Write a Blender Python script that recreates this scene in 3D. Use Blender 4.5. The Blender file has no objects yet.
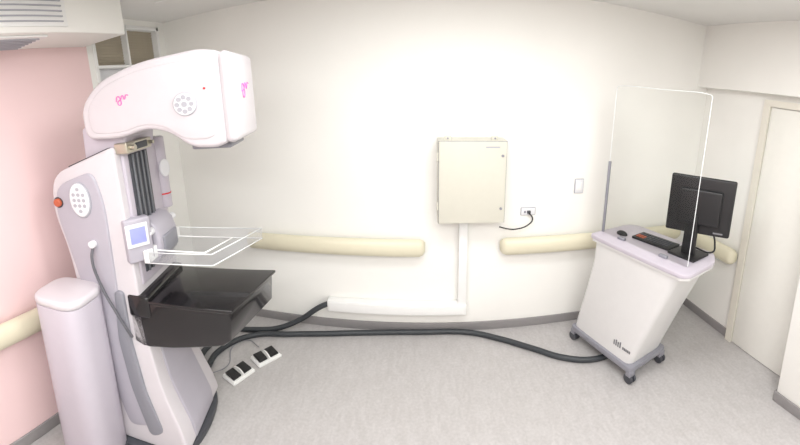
import bpy, bmesh, math
from mathutils import Vector, Matrix
S=bpy.context.scene
try:
    S.view_settings.view_transform='Standard'
except Exception: pass

# ---------------------------------------------------------------- materials
def lin(c):
    return tuple(((v/255)/12.92 if v/255<=0.04045 else ((v/255+0.055)/1.055)**2.4) for v in c)+(1,)
def mat(name,rgb,rough=.5,metal=0,var=.03,scale=20,bump=0,coat=0,emit=0):
    m=bpy.data.materials.new(name); m.use_nodes=True; nt=m.node_tree; b=nt.nodes['Principled BSDF']
    c=lin(rgb)
    tc=nt.nodes.new('ShaderNodeTexCoord'); n=nt.nodes.new('ShaderNodeTexNoise'); n.inputs['Scale'].default_value=scale; n.inputs['Detail'].default_value=4
    nt.links.new(tc.outputs['Object'],n.inputs['Vector'])
    r=nt.nodes.new('ShaderNodeValToRGB'); r.color_ramp.elements[0].position=.3; r.color_ramp.elements[1].position=.7
    r.color_ramp.elements[0].color=tuple(max(0,v*(1-var)) for v in c[:3])+(1,)
    r.color_ramp.elements[1].color=tuple(min(1,v*(1+var)) for v in c[:3])+(1,)
    nt.links.new(n.outputs['Fac'],r.inputs['Fac']); nt.links.new(r.outputs['Color'],b.inputs['Base Color'])
    b.inputs['Roughness'].default_value=rough; b.inputs['Metallic'].default_value=metal
    if coat: b.inputs['Coat Weight'].default_value=coat
    if bump:
        bp=nt.nodes.new('ShaderNodeBump'); bp.inputs['Strength'].default_value=bump; bp.inputs['Distance'].default_value=.002
        nt.links.new(n.outputs['Fac'],bp.inputs['Height']); nt.links.new(bp.outputs['Normal'],b.inputs['Normal'])
    if emit:
        nt.links.new(r.outputs['Color'],b.inputs['Emission Color']); b.inputs['Emission Strength'].default_value=emit
    return m
def clear(name,tint=(250,252,252),gl=.1,milk=0):
    m=bpy.data.materials.new(name); m.use_nodes=True; nt=m.node_tree; nt.nodes.clear()
    o=nt.nodes.new('ShaderNodeOutputMaterial'); mx=nt.nodes.new('ShaderNodeMixShader')
    t=nt.nodes.new('ShaderNodeBsdfTransparent'); g=nt.nodes.new('ShaderNodeBsdfGlossy'); f=nt.nodes.new('ShaderNodeFresnel')
    t.inputs['Color'].default_value=lin(tint); g.inputs['Roughness'].default_value=.04; f.inputs['IOR'].default_value=1.15
    ad=nt.nodes.new('ShaderNodeMath'); ad.operation='ADD'; ad.inputs[1].default_value=gl*.2; ad.use_clamp=True
    nt.links.new(f.outputs[0],ad.inputs[0]); nt.links.new(ad.outputs[0],mx.inputs['Fac'])
    nt.links.new(t.outputs[0],mx.inputs[1]); nt.links.new(g.outputs[0],mx.inputs[2])
    last=mx.outputs[0]
    if milk:
        d=nt.nodes.new('ShaderNodeBsdfTranslucent'); d.inputs['Color'].default_value=(.9,.9,.92,1)
        d2=nt.nodes.new('ShaderNodeBsdfDiffuse'); d2.inputs['Color'].default_value=(.9,.9,.92,1)
        a=nt.nodes.new('ShaderNodeMixShader'); nt.links.new(d.outputs[0],a.inputs[1]); nt.links.new(d2.outputs[0],a.inputs[2])
        k=nt.nodes.new('ShaderNodeMixShader'); k.inputs[0].default_value=milk
        nt.links.new(last,k.inputs[1]); nt.links.new(a.outputs[0],k.inputs[2]); last=k.outputs[0]
    nt.links.new(last,o.inputs[0])
    return m
WALL=mat('wall_paint',(243,242,237),.6,var=.01,scale=3)
PINK=mat('pink_paint',(236,207,207),.6,var=.01,scale=3)
CEIL=mat('ceiling_paint',(232,231,228),.7,var=.01,scale=3)
CREAM=mat('cream_vinyl_rail',(220,214,190),.4,var=.01)
BASE=mat('vinyl_baseboard',(142,139,139),.5)
FRAME=mat('door_frame_paint',(226,222,210),.45,var=.01)
DOOR=mat('door_paint',(238,237,230),.45,var=.01)
WHITE=mat('white_plastic',(238,238,236),.35,var=.01)
CART=mat('cart_white',(222,221,220),.35,var=.01)
BODY=mat('machine_white',(206,201,205),.3,var=.01,coat=.2)
LILAC=mat('machine_lilac',(192,185,195),.35,var=.01,coat=.15)
SIDE=mat('machine_side_grey',(174,170,180),.35,var=.01,coat=.15)
GREY=mat('machine_grey',(138,138,146),.4,var=.02)
SEAM=mat('seam_grey',(110,108,114),.5,var=.02)
PADKEY=mat('key_grey',(172,172,180),.4,var=.02)
CORD=mat('cord_grey',(96,96,102),.5)
DGREY=mat('dark_grey_plastic',(66,68,74),.45)
SLOT=mat('rail_slot',(120,122,128),.4,metal=.3)
BLACK=mat('black_gloss',(20,18,20),.16,var=.05,coat=.4)
BLK=mat('black_plastic',(26,26,28),.45)
RUB=mat('black_rubber_hose',(50,54,58),.5,scale=60,bump=.3)
METAL=mat('brushed_steel',(190,185,170),.3,metal=.9)
CAB=mat('cabinet_enamel',(207,205,192),.35,var=.01)
RED=mat('red_plastic',(205,30,40),.4)
ORNG=mat('orange_plastic',(186,92,62),.4)
PNKL=mat('pink_print',(236,110,180),.4)
SCR=mat('lcd_screen',(140,145,205),.3,emit=.4)
LBL=mat('label_white',(226,226,229),.4,var=.01)
GLY=mat('grey_print',(120,120,124),.5)
SLAT=mat('blind_slat',(168,158,140),.5)
SHIELD=clear('clear_acrylic',(253,254,253),.04)
PADD=clear('clear_polycarbonate',(246,247,249),.15,.16)
EDGE=mat('acrylic_edge',(226,229,229),.3)
LAMP=mat('lamp_diffuser',(255,252,246),.5,emit=2)
# floor
FL=mat('vinyl_floor',(186,183,182),.42,var=.07,scale=60,bump=.05)
nt=FL.node_tree; b=nt.nodes['Principled BSDF']
src=b.inputs['Base Color'].links[0].from_socket
n2=nt.nodes.new('ShaderNodeTexNoise'); n2.inputs['Scale'].default_value=14; n2.inputs['Detail'].default_value=8; n2.inputs['Distortion'].default_value=.6
mp=nt.nodes.new('ShaderNodeMapping'); mp.inputs['Scale'].default_value=(2.2,.8,1)
tc=[n for n in nt.nodes if n.type=='TEX_COORD'][0]
nt.links.new(tc.outputs['Object'],mp.inputs[0]); nt.links.new(mp.outputs[0],n2.inputs['Vector'])
r2=nt.nodes.new('ShaderNodeValToRGB'); r2.color_ramp.elements[0].position=.35; r2.color_ramp.elements[1].position=.65
r2.color_ramp.elements[0].color=(.91,.905,.90,1); r2.color_ramp.elements[1].color=(1,1,1,1)
mx=nt.nodes.new('ShaderNodeMix'); mx.data_type='RGBA'; mx.blend_type='MULTIPLY'; mx.inputs[0].default_value=1
nt.links.new(n2.outputs['Fac'],r2.inputs[0]); nt.links.new(src,mx.inputs[6]); nt.links.new(r2.outputs[0],mx.inputs[7]); nt.links.new(mx.outputs[2],b.inputs['Base Color'])

# ---------------------------------------------------------------- helpers
def grp(name,loc=(0,0,0),rz=0):
    e=bpy.data.objects.new(name,None); bpy.context.collection.objects.link(e); e.location=loc; e.rotation_euler=(0,0,rz); e.empty_display_size=.1; return e
def fin(name,bm,m,parent=None,smooth=True,loc=(0,0,0),rot=(0,0,0)):
    me=bpy.data.meshes.new(name); bmesh.ops.recalc_face_normals(bm,faces=bm.faces[:]); bm.to_mesh(me); bm.free(); me.materials.append(m)
    o=bpy.data.objects.new(name,me); bpy.context.collection.objects.link(o); o.location=loc; o.rotation_euler=rot
    if parent: o.parent=parent
    if smooth:
        for p in me.polygons: p.use_smooth=True
        try: me.set_sharp_from_angle(angle=math.radians(40))
        except Exception: pass
    return o
def bev(bm,w,seg=3,edges=None):
    if w>0: bmesh.ops.bevel(bm,geom=edges or bm.edges[:],offset=w,segments=seg,profile=.5,affect='EDGES',clamp_overlap=True)
def box(name,x0,x1,y0,y1,z0,z1,m,bv=0,parent=None,rot=(0,0,0),seg=3):
    bm=bmesh.new(); bmesh.ops.create_cube(bm,size=1)
    for v in bm.verts: v.co=Vector((v.co.x*(x1-x0),v.co.y*(y1-y0),v.co.z*(z1-z0)))
    bev(bm,bv,seg)
    return fin(name,bm,m,parent,bv>0,((x0+x1)/2,(y0+y1)/2,(z0+z1)/2),rot)
def sheet(name,pts,m,parent=None):
    bm=bmesh.new(); bm.faces.new([bm.verts.new(p) for p in pts]); return fin(name,bm,m,parent,False)
def prism(name,prof,w0,w1,m,bv=0,parent=None,axis='y',seg=3,shape=None):
    """profile (t,z) extruded along local y from w0 to w1"""
    bm=bmesh.new(); a=[bm.verts.new((p[0],w0,p[1])) for p in prof]; c=[bm.verts.new((p[0],w1,p[1])) for p in prof]
    n=len(prof); f1=bm.faces.new(a); f2=bm.faces.new(c[::-1])
    for i in range(n): bm.faces.new((a[i],c[i],c[(i+1)%n],a[(i+1)%n]))
    bmesh.ops.recalc_face_normals(bm,faces=bm.faces[:])
    if bv:
        ed=[e for e in bm.edges if (e in list(f1.edges) or e in list(f2.edges))]
        bev(bm,bv,seg,ed)
    if shape:
        for v in bm.verts: shape(v.co)
    return fin(name,bm,m,parent)
def smoothprof(pts,it=2):
    for _ in range(it):
        q=[]
        for i in range(len(pts)):
            a=pts[i]; b=pts[(i+1)%len(pts)]
            q+= [(a[0]*.75+b[0]*.25,a[1]*.75+b[1]*.25),(a[0]*.25+b[0]*.75,a[1]*.25+b[1]*.75)]
        pts=q
    return pts
def rounded(pts,r,n=5):
    out=[]; N=len(pts)
    for i in range(N):
        p=Vector(pts[i]); a=Vector(pts[i-1])-p; b_=Vector(pts[(i+1)%N])-p
        rr=r if not isinstance(r,(list,tuple)) else r[i]
        d=min(rr,a.length*.45,b_.length*.45); s=p+a.normalized()*d; e=p+b_.normalized()*d
        for k in range(n+1):
            t=k/n; q=s*(1-t)**2+p*2*t*(1-t)+e*t*t; out.append((q.x,q.y))
    return out
def cyl(name,r,h,m,loc,rot=(0,0,0),parent=None,bv=0,seg=32,r2=None,sx=1,sy=1):
    bm=bmesh.new(); bmesh.ops.create_cone(bm,cap_ends=True,segments=seg,radius1=r,radius2=r if r2 is None else r2,depth=h)
    if bv: bev(bm,bv,3,[e for e in bm.edges if abs(e.verts[0].co.z-e.verts[1].co.z)<1e-6])
    for v in bm.verts: v.co.x*=sx; v.co.y*=sy
    return fin(name,bm,m,parent,True,loc,rot)
def slab(name,pts,z0,z1,mm,par,bv=.006,seg=2,loc=(0,0,0)):
    bm=bmesh.new(); a=[bm.verts.new((x,y,z0)) for x,y in pts]; c_=[bm.verts.new((x,y,z1)) for x,y in pts]; n=len(pts)
    bm.faces.new(a[::-1]); bm.faces.new(c_)
    for i in range(n): bm.faces.new((a[i],a[(i+1)%n],c_[(i+1)%n],c_[i]))
    bmesh.ops.recalc_face_normals(bm,faces=bm.faces[:])
    if bv: bev(bm,bv,seg,[e for e in bm.edges if abs(e.verts[0].co.z-e.verts[1].co.z)<1e-5])
    return fin(name,bm,mm,par,True,loc)
def tube(name,pts,r,m,parent=None,cyc=False,res=10,kind='AUTO'):
    cu=bpy.data.curves.new(name,'CURVE'); cu.dimensions='3D'; cu.bevel_depth=r; cu.bevel_resolution=4; cu.resolution_u=res; cu.use_fill_caps=True
    s=cu.splines.new('BEZIER'); s.bezier_points.add(len(pts)-1)
    for b_,p in zip(s.bezier_points,pts): b_.co=p; b_.handle_left_type=b_.handle_right_type=kind
    s.use_cyclic_u=cyc
    o=bpy.data.objects.new(name+'_c',cu); bpy.context.collection.objects.link(o)
    dg=bpy.context.evaluated_depsgraph_get(); me=bpy.data.meshes.new_from_object(o.evaluated_get(dg)); 
    bpy.data.objects.remove(o); me.name=name; me.materials.clear(); me.materials.append(m)
    for p in me.polygons: p.use_smooth=True
    ob=bpy.data.objects.new(name,me); bpy.context.collection.objects.link(ob)
    if parent: ob.parent=parent
    return ob

# ---------------------------------------------------------------- room
D=2.635; XL=-1.911; XR=2.148; XB=2.052; XP=1.94; YP=1.26; H=2.645; F=-1.7
box('floor',XL-.2,XR+.2,F-.2,D+.2,-.1,0,FL)
box('ceiling',XL-.2,XR+.2,F-.2,D+.2,H,H+.1,CEIL)
box('wall_back',XL-.2,XR+.2,D,D+.15,0,H,WALL)
box('wall_front',XL-.2,XR+.2,F-.15,F,0,H,WALL)
YW=1.79
wy0,wy1,wz0,wz1=1.84,2.56,2.15,2.60
wl=grp('wall_left')
box('pink_panel',XL-.15,XL,F,YW,0,H,PINK,parent=wl)
box('white_below',XL-.15,XL,YW,D,0,wz0,WALL,parent=wl)
box('white_above',XL-.15,XL,YW,D,wz1,H,WALL,parent=wl)
box('white_jamb_a',XL-.15,XL,YW,wy0,wz0,wz1,WALL,parent=wl)
box('white_jamb_b',XL-.15,XL,wy1,D,wz0,wz1,WALL,parent=wl)
wr=grp('wall_right')
box('recess_panel',XR,XR+.15,YP,D,0,H,WALL,parent=wr)
box('pier',XP,XR+.15,F,YP,0,H,WALL,.01,parent=wr)
box('bulkhead',XB,XR,YP,D,2.115,H,WALL,parent=wr)
# soffit
so=grp('soffit')
box('soffit_box',XL,XL+.36,F,YW-.02,2.43,H,WALL,.006,parent=so)
gr=grp('air_vent')
box('vent_frame',XL+.05,XL+.32,.55,1.25,2.418,2.43,WHITE,.003,parent=gr)
for i in range(7): box('vent_blade_%d'%i,XL+.075+i*.034,XL+.085+i*.034,.58,1.22,2.412,2.42,PADKEY,parent=gr)
g=grp('air_diffuser')
box('diffuser_frame',XL+.36,XL+.368,.75,1.35,2.46,2.62,WHITE,.003,parent=g)
for i in range(5): box('diffuser_blade_%d'%i,XL+.366,XL+.376,.78,1.32,2.482+i*.027,2.488+i*.027,PADKEY,parent=g)
for i,y in enumerate((1.45,2.05)): box('trim_%d'%(i+1),XL+.38,-.5,y,y+.02,H-.004,H,WHITE)
box('trim_3',-1.0,-.98,.8,D,H-.004,H,WHITE)
# window
w=grp('window_1')
for nm,a in (('sill',(wy0,wy1,wz0,wz0+.03)),('head',(wy0,wy1,wz1-.03,wz1)),('jamb_l',(wy0,wy0+.03,wz0,wz1)),('jamb_r',(wy1-.03,wy1,wz0,wz1)),('mullion',(wy0+.34,wy0+.355,wz0,wz1))):
    box(nm,XL-.10,XL+.005,a[0],a[1],a[2],a[3],WHITE,.003,parent=w)
box('glass',XL-.09,XL-.085,wy0,wy1,wz0,wz1,SHIELD,parent=w)
box('lower_frosted_pane',XL-.08,XL-.075,wy0+.03,wy1-.03,wz0+.03,wz0+.14,LBL,parent=w)
box('transom',XL-.09,XL-.0,wy0+.03,wy1-.03,wz0+.13,wz0+.15,WHITE,.002,parent=w)
for i in range(13):
    z=wz1-.04-i*.0205
    box('slat_%d'%i,XL-.062,XL-.040,wy0+.03,wy1-.03,z-.0015,z+.0015,SLAT,parent=w,rot=(0,math.radians(-60),0))
# baseboards
bh=.075
box('baseboard_back',XL,XR,D-.012,D,0,bh,BASE,.004)
box('baseboard_left',XL,XL+.012,F,D-.012,0,bh,BASE,.004)
box('baseboard_right',XR-.012,XR,1.95,D-.012,0,bh,BASE,.004)
bp=grp('baseboard_pier')
box('pier_side',XP-.012,XP,F,YP+.012,0,bh,BASE,.005,parent=bp)
box('pier_end',XP,XR-.03,YP,YP+.012,0,bh,BASE,.004,parent=bp)
# door
d=grp('door_1')
box('frame_side',XR-.03,XR,1.88,1.94,0,2.07,FRAME,0,parent=d)
box('frame_head',XR-.03,XR,YP+.012,1.88,2.02,2.07,FRAME,0,parent=d)
box('slab',XR-.015,XR,YP+.014,1.875,.008,2.015,DOOR,.002,parent=d)
# handrails
def rail(name,p0,p1,zc,inward):
    g=grp(name); p0=Vector(p0); p1=Vector(p1); inw=Vector(inward); up=Vector((0,0,1))
    pr=[(.02,-.055),(.05,-.072),(.085,-.06),(.1,-.02),(.1,.02),(.085,.06),(.05,.072),(.02,.055)]
    pr=smoothprof(pr,1)
    bm=bmesh.new(); n=len(pr); L=(p1-p0); ln=L.length; rows=[]
    for s,sc in ((0,.55),(.015,.85),(.04,1),(ln-.04,1),(ln-.015,.85),(ln,.55)):
        rows.append([bm.verts.new(p0+L/ln*s+inw*((a-.02)*sc+.02)+up*(zc+b_*sc)) for a,b_ in pr])
    for i in range(len(rows)-1):
        for j in range(n): bm.faces.new((rows[i][j],rows[i][(j+1)%n],rows[i+1][(j+1)%n],rows[i+1][j]))
    bm.faces.new(rows[0]); bm.faces.new(rows[-1])
    fin('rail',bm,CREAM,g)
    k=max(2,int(ln/.7)+1)
    for i in range(k):
        c=p0+L*((i+.5)/k)+inw*.02
        box('bracket_%d'%i,c.x-.02,c.x+.02,c.y-.02,c.y+.02,zc-.035,zc+.035,CREAM,parent=g)
    return g
rail('handrail',(-1.35,D,0),(-.02,D,0),.76,(0,-1,0))
rail('handrail',(.51,D,0),(2.03,D,0),.76,(0,-1,0))
rail('handrail',(XL,-1.5,0),(XL,1.75,0),.775,(1,0,0))
rail('handrail',(XR,1.96,0),(XR,2.5,0),.74,(-1,0,0))

# ---------------------------------------------------------------- electrical cabinet
c=grp('electrical_cabinet',(.285,D,0))
box('housing',-.222,.222,-.17,0,1.005,1.615,CAB,.006,parent=c)
box('door',-.216,.216,-.184,-.172,1.011,1.609,CAB,.004,parent=c)
box('door_gasket',-.219,.219,-.173,-.169,1.008,1.612,GREY,.001,parent=c)
for i,x in enumerate((-.16,.14)):
    box('mount_tab_%d'%i,x-.02,x+.02,-.16,-.13,1.61,1.645,CAB,.004,parent=c)
    cyl('tab_bolt_%d'%i,.006,.01,GREY,(x,-.163,1.63),(math.pi/2,0,0),c)
for i,z in enumerate((1.14,1.50)): box('hinge_%d'%i,-.228,-.218,-.18,-.15,z-.03,z+.03,CAB,.002,parent=c)
for i,z in enumerate((1.12,1.51)): cyl('lock_%d'%i,.009,.010,GREY,(.19,-.188,z),(math.pi/2,0,0),c)
box('rating_label',.08,.17,-.1855,-.184,1.565,1.575,PADKEY,parent=c)
t=grp('cable_trunking')
DT=D-.002
box('duct_vertical',.215,.275,DT-.055,DT,.28,1.005,WHITE,.004,parent=t)
box('duct_horizontal',-.74,.275,DT-.07,DT,.185,.28,WHITE,.005,parent=t)
box('duct_lid',-.73,.265,DT-.074,DT-.07,.195,.27,WHITE,.002,parent=t)
# outlet + wire
o=grp('power_outlet')
box('plate',.655,.765,D-.012,D,.995,1.06,PADKEY,.005,parent=o)
box('plate_face',.66,.76,D-.014,D-.011,1.0,1.055,LBL,.003,parent=o)
box('plug',.70,.725,D-.03,D-.012,1.012,1.036,DGREY,.004,parent=o)
box('socket',.678,.692,D-.016,D-.012,1.015,1.033,GREY,parent=o)
tube('wire',[(.712,D-.028,1.02),(.74,D-.03,.97),(.72,D-.03,.93),(.62,D-.03,.89),(.55,D-.035,.90),(.50,D-.03,.915)],.005,BLK,o)
s=grp('light_switch')
box('plate',1.05,1.12,D-.012,D,1.165,1.285,PADKEY,.004,parent=s)
box('plate_face',1.054,1.116,D-.014,D-.011,1.169,1.281,LBL,.003,parent=s)
box('rocker',1.068,1.102,D-.019,D-.013,1.19,1.26,WHITE,.003,parent=s)

# ---------------------------------------------------------------- hoses
hz=.022
g=grp('power_hose')
tube('hose_wall',[(-.74,D-.04,.235),(-.80,D-.06,.21),(-.95,D-.10,.10),(-1.12,D-.16,.03),(-1.3,D-.22,hz),(-1.45,2.36,hz),(-1.52,2.1,hz),(-1.48,1.9,.03)],.021,RUB,g)
g=grp('power_hose')
tube('hose_floor',[(-1.40,1.9,.03),(-1.42,2.1,hz),(-1.28,2.34,hz),(-1.0,2.44,hz),(-.75,2.5,hz),(-.45,2.555,hz),(-.06,2.585,hz),(.3,2.57,hz),(.5,2.48,hz),(.72,2.33,hz),(.9,2.19,hz),(1.08,2.12,hz),(1.25,2.12,.03),(1.35,2.08,.08)],.021,RUB,g)

# ---------------------------------------------------------------- foot pedals
def pedal(name,loc,rz):
    g=grp(name,loc,rz)
    prism('base',[(-.09,0),(.09,0),(.095,.012),(.085,.026),(-.085,.026),(-.095,.012)],-.06,.06,WHITE,.006,g)
    for i,x in enumerate((-.045,.045)):
        bm=bmesh.new(); bmesh.ops.create_cube(bm,size=1)
        for v in bm.verts:
            v.co=Vector((v.co.x*.066,v.co.y*.085,v.co.z*.014+(.006 if v.co.y>0 else -.004)))
        bev(bm,.004,2)
        fin('pedal_%d'%i,bm,BLK,g,True,(x,0,.034))
    tube('guard',[(0,-.055,.026),(0,-.03,.05),(0,.03,.05),(0,.055,.026)],.005,WHITE,g)
    return g
rz=math.atan2(.32,.13)
pedal('foot_pedal',(-1.19,1.955,0),rz); pedal('foot_pedal',(-1.085,2.165,0),rz-.2)
g=grp('pedal_cable'); tube('wire',[(-1.17,2.24,.02),(-1.3,2.3,.006),(-1.36,2.2,.006),(-1.3,2.0,.006),(-1.36,1.87,.02)],.003,GREY,g)

# ---------------------------------------------------------------- mammography machine (x forward, y away, z up)
R=math.atan2(.2,.98)
m=grp('mammography_machine',(-1.40,1.25,0),R)
slab('base_plate',smoothprof([(-.38,-.05),(.1,-.06),(.27,.02),(.31,.25),(.27,.48),(.1,.53),(-.38,.52)],2),0,.045,DGREY,m,.008)
def colshape(co):
    if co.z<.5:
        k=(.5-co.z)/.5; co.y=.23+(co.y-.23)*(1+.10*k*k)
prof=rounded([(-.30,1.66),(.105,1.80),(.115,1.1),(.12,.75),(.16,.42),(.25,.16),(.27,.045),(-.32,.045),(-.30,.4),(-.25,.8),(-.28,1.2),(-.34,1.45)],[.10,.03,.2,.2,.2,.1,.02,.02,.2,.3,.3,.15])
prism('column_shell',prof,0,.46,BODY,.02,m,shape=colshape)
box('column_top_seam',-.21,.06,.03,.43,1.735,1.745,DGREY,.002,m,rot=(0,math.radians(-19),0))
pc=rounded([(-.27,1.60),(-.03,1.68),(.01,1.5),(.0,1.0),(-.02,.7),(.02,.4),(.08,.17),(-.06,.13),(-.16,.5),(-.20,.9),(-.26,1.2),(-.31,1.45)],[.09,.06,.2,.2,.2,.1,.05,.05,.2,.3,.3,.15])
prism('side_panel_near',pc,-.014,.03,SIDE,.010,m); prism('side_panel_far',pc,.43,.474,SIDE,.010,m)
pg=rounded([(-.015,1.0),(.035,1.0),(.035,.7),(.07,.4),(.15,.15),(.06,.1),(-.01,.4),(-.04,.7)],.05)
prism('grey_flank',pg,-.020,.02,GREY,.008,m)
# front lower fairing panel
prism('front_fairing',rounded([(.10,.66),(.135,.66),(.175,.42),(.268,.14),(.275,.05),(.1,.05)],.02),.09,.37,SIDE,.012,m)
# control pad on near side
cyl('keypad_ring',.066,.010,PADKEY,(-.125,-.018,1.52),(math.pi/2,0,0),m,.004,sx=1,sy=1.55)
cyl('keypad',.060,.014,LBL,(-.125,-.020,1.52),(math.pi/2,0,0),m,.004,sx=1,sy=1.58)
for i in range(5):
    for j in range(3):
        if j==1 or 0<i<4: cyl('key_%d_%d'%(i,j),.010,.004,PADKEY,(-.125+(j-1)*.030,-.028,1.52+(i-2)*.031),(math.pi/2,0,0),m,seg=16)
cyl('emergency_knob_collar',.032,.02,DGREY,(-.275,-.005,1.50),(math.pi/2,0,0),m)
cyl('emergency_knob',.024,.03,ORNG,(-.275,-.018,1.50),(math.pi/2,0,0),m,.008)
# front rail slot
box('front_rail_channel',.10,.125,.05,.42,1.02,1.77,LILAC,.01,m)
box('front_rail_recess',.118,.132,.09,.27,1.08,1.74,DGREY,.003,m)
for i,y in enumerate((.115,.155,.2,.24)): box('guide_rail_%d'%i,.13,.14,y-.006,y+.006,1.08,1.74,SLOT,.002,m)
prism('neck',smoothprof([(-.12,1.66),(.12,1.70),(.16,1.92),(-.10,1.97)],1),.06,.36,LILAC,.02,m)
# collimator bracket in steel
box('bracket_plate',.10,.17,.02,.26,1.755,1.81,METAL,.005,m)
box('bracket_window',.168,.174,.10,.21,1.765,1.80,DGREY,.002,m)
cyl('bracket_knob_a',.014,.03,METAL,(.18,.055,1.783),(0,math.pi/2,0),m); cyl('bracket_knob_b',.010,.03,METAL,(.18,.235,1.783),(0,math.pi/2,0),m)
# arm post on the far side
cyl('arm_post',.045,.44,LILAC,(.11,.42,1.57),(0,0,0),m,.01)
cyl('arm_keypad',.034,.008,LBL,(.152,.40,1.60),(0,math.pi/2,math.radians(-25)),m,.002,sx=1.6)
cyl('arm_ring',.047,.008,RED,(.11,.42,1.44),(0,0,0),m)
# tube head
hp=rounded([(-.035,1.845),(.15,1.835),(.29,1.875),(.40,1.85),(.49,1.77),(.60,1.765),(.648,1.785),(.650,2.18),(.57,2.20),(.28,2.185),(.07,2.125),(-.045,2.01)],[.05,.1,.1,.1,.08,.05,.02,.02,.08,.2,.14,.10])
prism('tube_head',hp,.0,.38,BODY,.035,m,seg=5)
box('tube_head_front_cap',.636,.694,.002,.378,1.783,2.18,BODY,.030,m,seg=5)
hs=[((x-.30)*.88+.30,(z-1.99)*.82+1.99) for x,z in hp]
prism('tube_head_side_panel',hs,-.004,.05,BODY,.008,m)
cyl('head_keypad_ring',.053,.008,PADKEY,(.49,-.005,1.97),(math.pi/2,0,0),m,.003)
cyl('head_keypad',.049,.012,LBL,(.49,-.006,1.97),(math.pi/2,0,0),m,.003)
for i in range(8):
    a_=i*math.pi/4; cyl('head_key_%d'%i,.010,.005,PADKEY,(.49+.032*math.cos(a_),-.013,1.97+.032*math.sin(a_)),(math.pi/2,0,0),m,seg=14)
cyl('head_key_mid',.012,.005,PADKEY,(.49,-.013,1.97),(math.pi/2,0,0),m,seg=14)
cyl('status_lamp',.005,.006,RED,(.58,-.003,2.03),(math.pi/2,0,0),m)
def logo(nm,T):
    tube(nm,[T(-.03,-.012),(T(-.02,.012)),T(-.008,-.006),T(-.012,-.03),T(-.024,-.02),T(-.005,.0),T(.004,.014),T(.012,-.004),T(.022,.014),T(.034,.012)],.0026,PNKL,m)
logo('pink_emblem_side',lambda a,b:(.20+a,-.005,2.03+b))
logo('pink_emblem_front',lambda a,b:(.695,.19+a*1.9,2.02+b*1.5))
box('collimator',.46,.64,.08,.30,1.75,1.775,GREY,.01,m)
# touch screen unit
RZ=math.radians(-38)
box('screen_housing',.105,.16,-.02,.115,1.17,1.41,SIDE,.012,m,rot=(0,0,RZ))
box('screen_bezel',.147,.155,-.037,.077,1.26,1.385,LBL,.003,m,rot=(0,0,RZ))
box('screen_lcd',.153,.158,-.020,.060,1.28,1.365,SCR,.001,m,rot=(0,0,RZ))
# compression carriage
prism('compression_carriage',smoothprof([(.10,1.10),(.20,1.12),(.22,1.24),(.19,1.36),(.10,1.38)],1),.12,.33,SIDE,.02,m)
box('carriage_front',.19,.225,.15,.30,1.17,1.27,GREY,.008,m)
cyl('carriage_knob',.022,.05,LBL,(.17,.10,1.31),(math.pi/2,0,0),m,.004)
cyl('carriage_knob_far',.022,.05,LBL,(.17,.35,1.31),(math.pi/2,0,0),m,.004)
# paddle tray: clear single sheets, tapered outline
zb,zt=1.165,1.225
A_=(.17,.03);B_=(.50,.055);C_=(.655,.40);E_=(.17,.40)
cor=[A_,B_,C_,E_]
sheet('paddle_floor',[(x,y,zb) for x,y in cor],PADD,m)
for i in range(4):
    p,q=cor[i],cor[(i+1)%4]
    sheet('paddle_wall_%d'%i,[(p[0],p[1],zb),(q[0],q[1],zb),(q[0],q[1],zt),(p[0],p[1],zt)],PADD,m)
for nm,z,r_ in (('paddle_rim',zt,.003),('paddle_lower_rim',zb,.003)):
    tube(nm,[(x,y,z) for x,y in cor],r_,EDGE,m,cyc=True,kind='VECTOR')
box('paddle_frame',.16,.19,.03,.40,1.16,1.23,WHITE,.004,m)
tube('paddle_inner_frame',[(.19,.12,1.20),(.44,.12,1.20),(.52,.32,1.20),(.19,.32,1.20)],.0045,WHITE,m,kind='VECTOR')
# detector table
def tshape(co):
    k=max(0,min(1,(co.x-.12)/.4)); co.x+=(co.y-.23)*.30*k-.012*k
tp=[(.045,.70),(.10,.675),(.30,.70),(.60,.755),(.64,.79),(.652,.935),(.64,.95),(.045,.95)]
prism('detector_table',tp,.0,.40,BLACK,.012,m,shape=tshape)
prism('table_top_plate',rounded([(.15,.945),(.665,.945),(.665,.962),(.15,.962)],.006,3),-.005,.41,BLACK,.004,m,shape=tshape)
box('table_rear_block',.05,.17,-.012,.42,.86,.985,BLACK,.015,m)
# generator housing
gp=rounded([(-.37,-.27),(-.08,-.27),(-.07,.0),(-.37,.0)],.10,6)
slab('generator_pillar',gp,.0,.99,LILAC,m,.01)
slab('generator_cap',[((x+.22)*1.02-.22,(y+.13)*1.02-.13) for x,y in gp],.985,1.035,BODY,m,.02,3)
slab('generator_foot',[((x+.22)*1.05-.22,(y+.13)*1.05-.13) for x,y in gp],0,.05,DGREY,m,.006)
tube('patient_handle',[(-.09,-.03,1.25),(-.09,-.05,1.20),(-.06,-.055,1.05),(.0,-.05,.90),(.04,-.04,.80),(.05,-.02,.74)],.008,CORD,m)
cyl('cable_boss',.020,.03,LBL,(-.09,-.025,1.27),(math.pi/2,0,0),m,.004)

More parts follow.
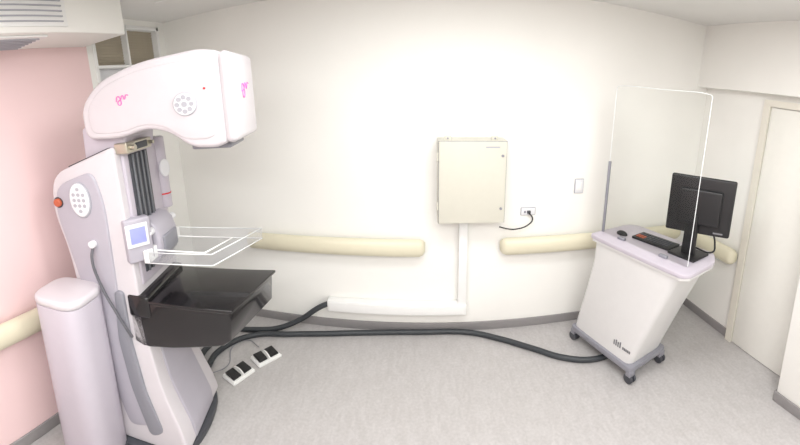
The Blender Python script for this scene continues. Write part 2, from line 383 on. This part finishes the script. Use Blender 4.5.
# ---------------------------------------------------------------- acquisition workstation
u=Vector((.31,-.95,0)); rzc=math.atan2(u.y,u.x)
k=grp('acquisition_workstation',(1.055,2.30,0),rzc)
W=.42
wt=[(0,.02),(.02,0),(.76,0),(.80,.04),(.80,W-.12),(.72,W),(.06,W),(0,W-.06)]
slab('worktop',rounded(wt,.04,3),.925,.955,LILAC,k)
slab('worktop_lip',[(x*.98+.008,y*.96+.008) for x,y in wt],.905,.926,CART,k,.004)
bm=bmesh.new()
lv=[]
for z,x0,x1,y0,y1 in ((.13,-.10,.46,.02,.34),(.2,-.09,.48,.02,.35),(.5,-.03,.58,.03,.36),(.75,.015,.67,.03,.37),(.91,.03,.73,.02,.38)):
    ring=[]
    for (cx_,cy_,a0) in ((x1,y1,0),(x0,y1,90),(x0,y0,180),(x1,y0,270)):
        r_=.045; cxx=cx_-(r_ if cx_==x1 else -r_); cyy=cy_-(r_ if cy_==y1 else -r_)
        for q in range(5):
            an=math.radians(a0+q*22.5); ring.append(bm.verts.new((cxx+r_*math.cos(an),cyy+r_*math.sin(an),z)))
    lv.append(ring)
for i in range(len(lv)-1):
    n=len(lv[i])
    for j in range(n): bm.faces.new((lv[i][j],lv[i][(j+1)%n],lv[i+1][(j+1)%n],lv[i+1][j]))
bm.faces.new(lv[0][::-1]); bm.faces.new(lv[-1])
fin('cabinet_body',bm,CART,k)
slab('chassis',rounded([(-.11,.0),(.49,.0),(.49,.36),(-.11,.36)],.03),.09,.132,GREY,k)
for i,(x,y) in enumerate(((-.09,.03),(.47,.03),(-.09,.33),(.47,.33))):
    cyl('caster_wheel_a_%d'%i,.036,.018,DGREY,(x,y-.014,.036),(math.pi/2,0,0),k,.004)
    cyl('caster_wheel_b_%d'%i,.036,.018,DGREY,(x,y+.014,.036),(math.pi/2,0,0),k,.004)
    box('caster_fork_%d'%i,x-.022,x+.022,y-.026,y+.026,.055,.098,GREY,.006,k)
for i in range(4): box('print_bar_%d'%i,.31+i*.018,.318+i*.018,.017,.0225,.215,.25+.008*(i%2),GLY,parent=k)
for i in range(5): box('print_tick_%d'%i,.39+i*.014,.399+i*.014,.017,.0235,.218,.236,GLY,parent=k)
# shield
sy=.105
sheet('shield_panel',[(.02,sy,.955),(.73,sy,.955),(.73,sy,2.04),(.02,sy,2.04)],SHIELD,k)
tube('shield_edge',[(.02,sy,.96),(.02,sy,1.5),(.02,sy,2.0),(.022,sy,2.03),(.05,sy,2.04),(.4,sy,2.04),(.70,sy,2.04),(.728,sy,2.03),(.73,sy,2.0),(.73,sy,1.5),(.73,sy,.96)],.0024,EDGE,k,res=6)
box('shield_clamp_far',.012,.03,sy-.008,sy+.008,.955,1.50,GREY,.004,k)
for i,x in enumerate((.2,.55)): box('shield_foot_%d'%i,x-.03,x+.03,sy-.012,sy+.012,.955,.975,GREY,.004,k)
# monitor
mo=.63; my=.25
box('monitor_base',mo-.11,mo+.09,my-.07,my+.10,.955,.972,BLK,.006,k)
prism('monitor_stand',[(mo-.045,.97),(mo+.045,.97),(mo+.04,1.25),(mo-.04,1.25)],my-.02,my+.01,BLK,.006,k)
tilt=grp('monitor_head',(mo+.02,my+.03,1.315),math.radians(22)); tilt.parent=k
box('monitor_panel',-.20,.20,-.012,.022,-.20,.19,BLK,.012,tilt)
box('monitor_back',-.13,.13,-.04,-.01,-.13,.11,BLK,.012,tilt)
box('monitor_screen',-.185,.185,.021,.025,-.175,.165,BLACK,.001,tilt)
box('monitor_label',.10,.16,-.0135,-.0118,-.18,-.17,GLY,parent=tilt)
kb=grp('keyboard',(.36,.26,.955),math.radians(4)); kb.parent=k
box('keyboard_body',-.15,.15,-.065,.065,0,.018,BLK,.005,kb)
for i in range(11):
    for j in range(4):
        box('key_%d_%d'%(i,j),-.132+i*.0235,-.115+i*.0235,-.045+j*.024,-.028+j*.024,.017,.023,(ORNG if (i<3 and j<2) else DGREY),.002,kb)
bm=bmesh.new(); bmesh.ops.create_uvsphere(bm,u_segments=20,v_segments=12,radius=1)
for v in bm.verts: v.co=Vector((v.co.x*.045,v.co.y*.028,max(0,v.co.z)*.028))
fin('mouse',bm,BLK,k,True,(.13,.18,.955))
tube('monitor_cable',[(mo+.09,my+.06,1.2),(mo+.12,my+.1,1.05),(mo+.1,my+.12,.98),(mo-.05,my+.13,.965)],.006,BLK,k)

# ---------------------------------------------------------------- lights
def lamp(x,y,sx,sy_,P):
    g=grp('ceiling_light_fixture')
    box('frame',x-sx/2-.03,x+sx/2+.03,y-sy_/2-.03,y+sy_/2+.03,H-.03,H,WHITE,.004,g)
    box('diffuser',x-sx/2,x+sx/2,y-sy_/2,y+sy_/2,H-.034,H-.03,LAMP,parent=g)
    ld=bpy.data.lights.new('panel','AREA'); ld.shape='RECTANGLE'; ld.size=sx; ld.size_y=sy_; ld.energy=P; ld.color=(.985,.99,1)
    lo=bpy.data.objects.new('panel',ld); bpy.context.collection.objects.link(lo); lo.location=(x,y,H-.04); lo.parent=g
lamp(.2,1.3,1.2,.5,24.5); lamp(.1,-.6,1.2,.6,45); lamp(-1.0,.0,.5,1.0,14); lamp(1.1,.2,.5,1.0,18)
wd=bpy.data.worlds.new('w'); S.world=wd; wd.use_nodes=True
wd.node_tree.nodes['Background'].inputs[0].default_value=(.9,.95,1,1); wd.node_tree.nodes['Background'].inputs[1].default_value=1.0

# ---------------------------------------------------------------- camera: cylindrical wide-angle lens, tilted down 12 deg
cd=bpy.data.cameras.new('camera'); cam=bpy.data.objects.new('camera',cd); bpy.context.collection.objects.link(cam); S.camera=cam
f_,k_,cx,cy,pit,yaw,roll=399.58,-.0957,454.13,159.45,.2070,.0673,.0125
def w3(x,y,z):
    c_,s_=math.cos(roll),math.sin(roll); x,y=c_*x-s_*y,s_*x+c_*y
    c_,s_=math.cos(pit),math.sin(pit); Y=c_*z+s_*y; Z=-s_*z+c_*y; X=x
    c_,s_=math.cos(yaw),math.sin(yaw); return Vector((c_*X+s_*Y,-s_*X+c_*Y,Z))
rt,up,fw=w3(1,0,0),w3(0,1,0),w3(0,0,1)
M=Matrix((( rt.x,up.x,-fw.x,0),(rt.y,up.y,-fw.y,0),(rt.z,up.z,-fw.z,2.0),(0,0,0,1)))
cam.matrix_world=M
cd.type='PANO'; cd.sensor_width=36; cd.lens=18; cd.clip_start=.02
cd.panorama_type='CENTRAL_CYLINDRICAL'
cd.central_cylindrical_range_u_min=-cx/f_; cd.central_cylindrical_range_u_max=(800-cx)/f_
fv=f_*(1+k_)
cd.central_cylindrical_range_v_max=cy/fv; cd.central_cylindrical_range_v_min=-(445-cy)/fv
cd.central_cylindrical_radius=1.0
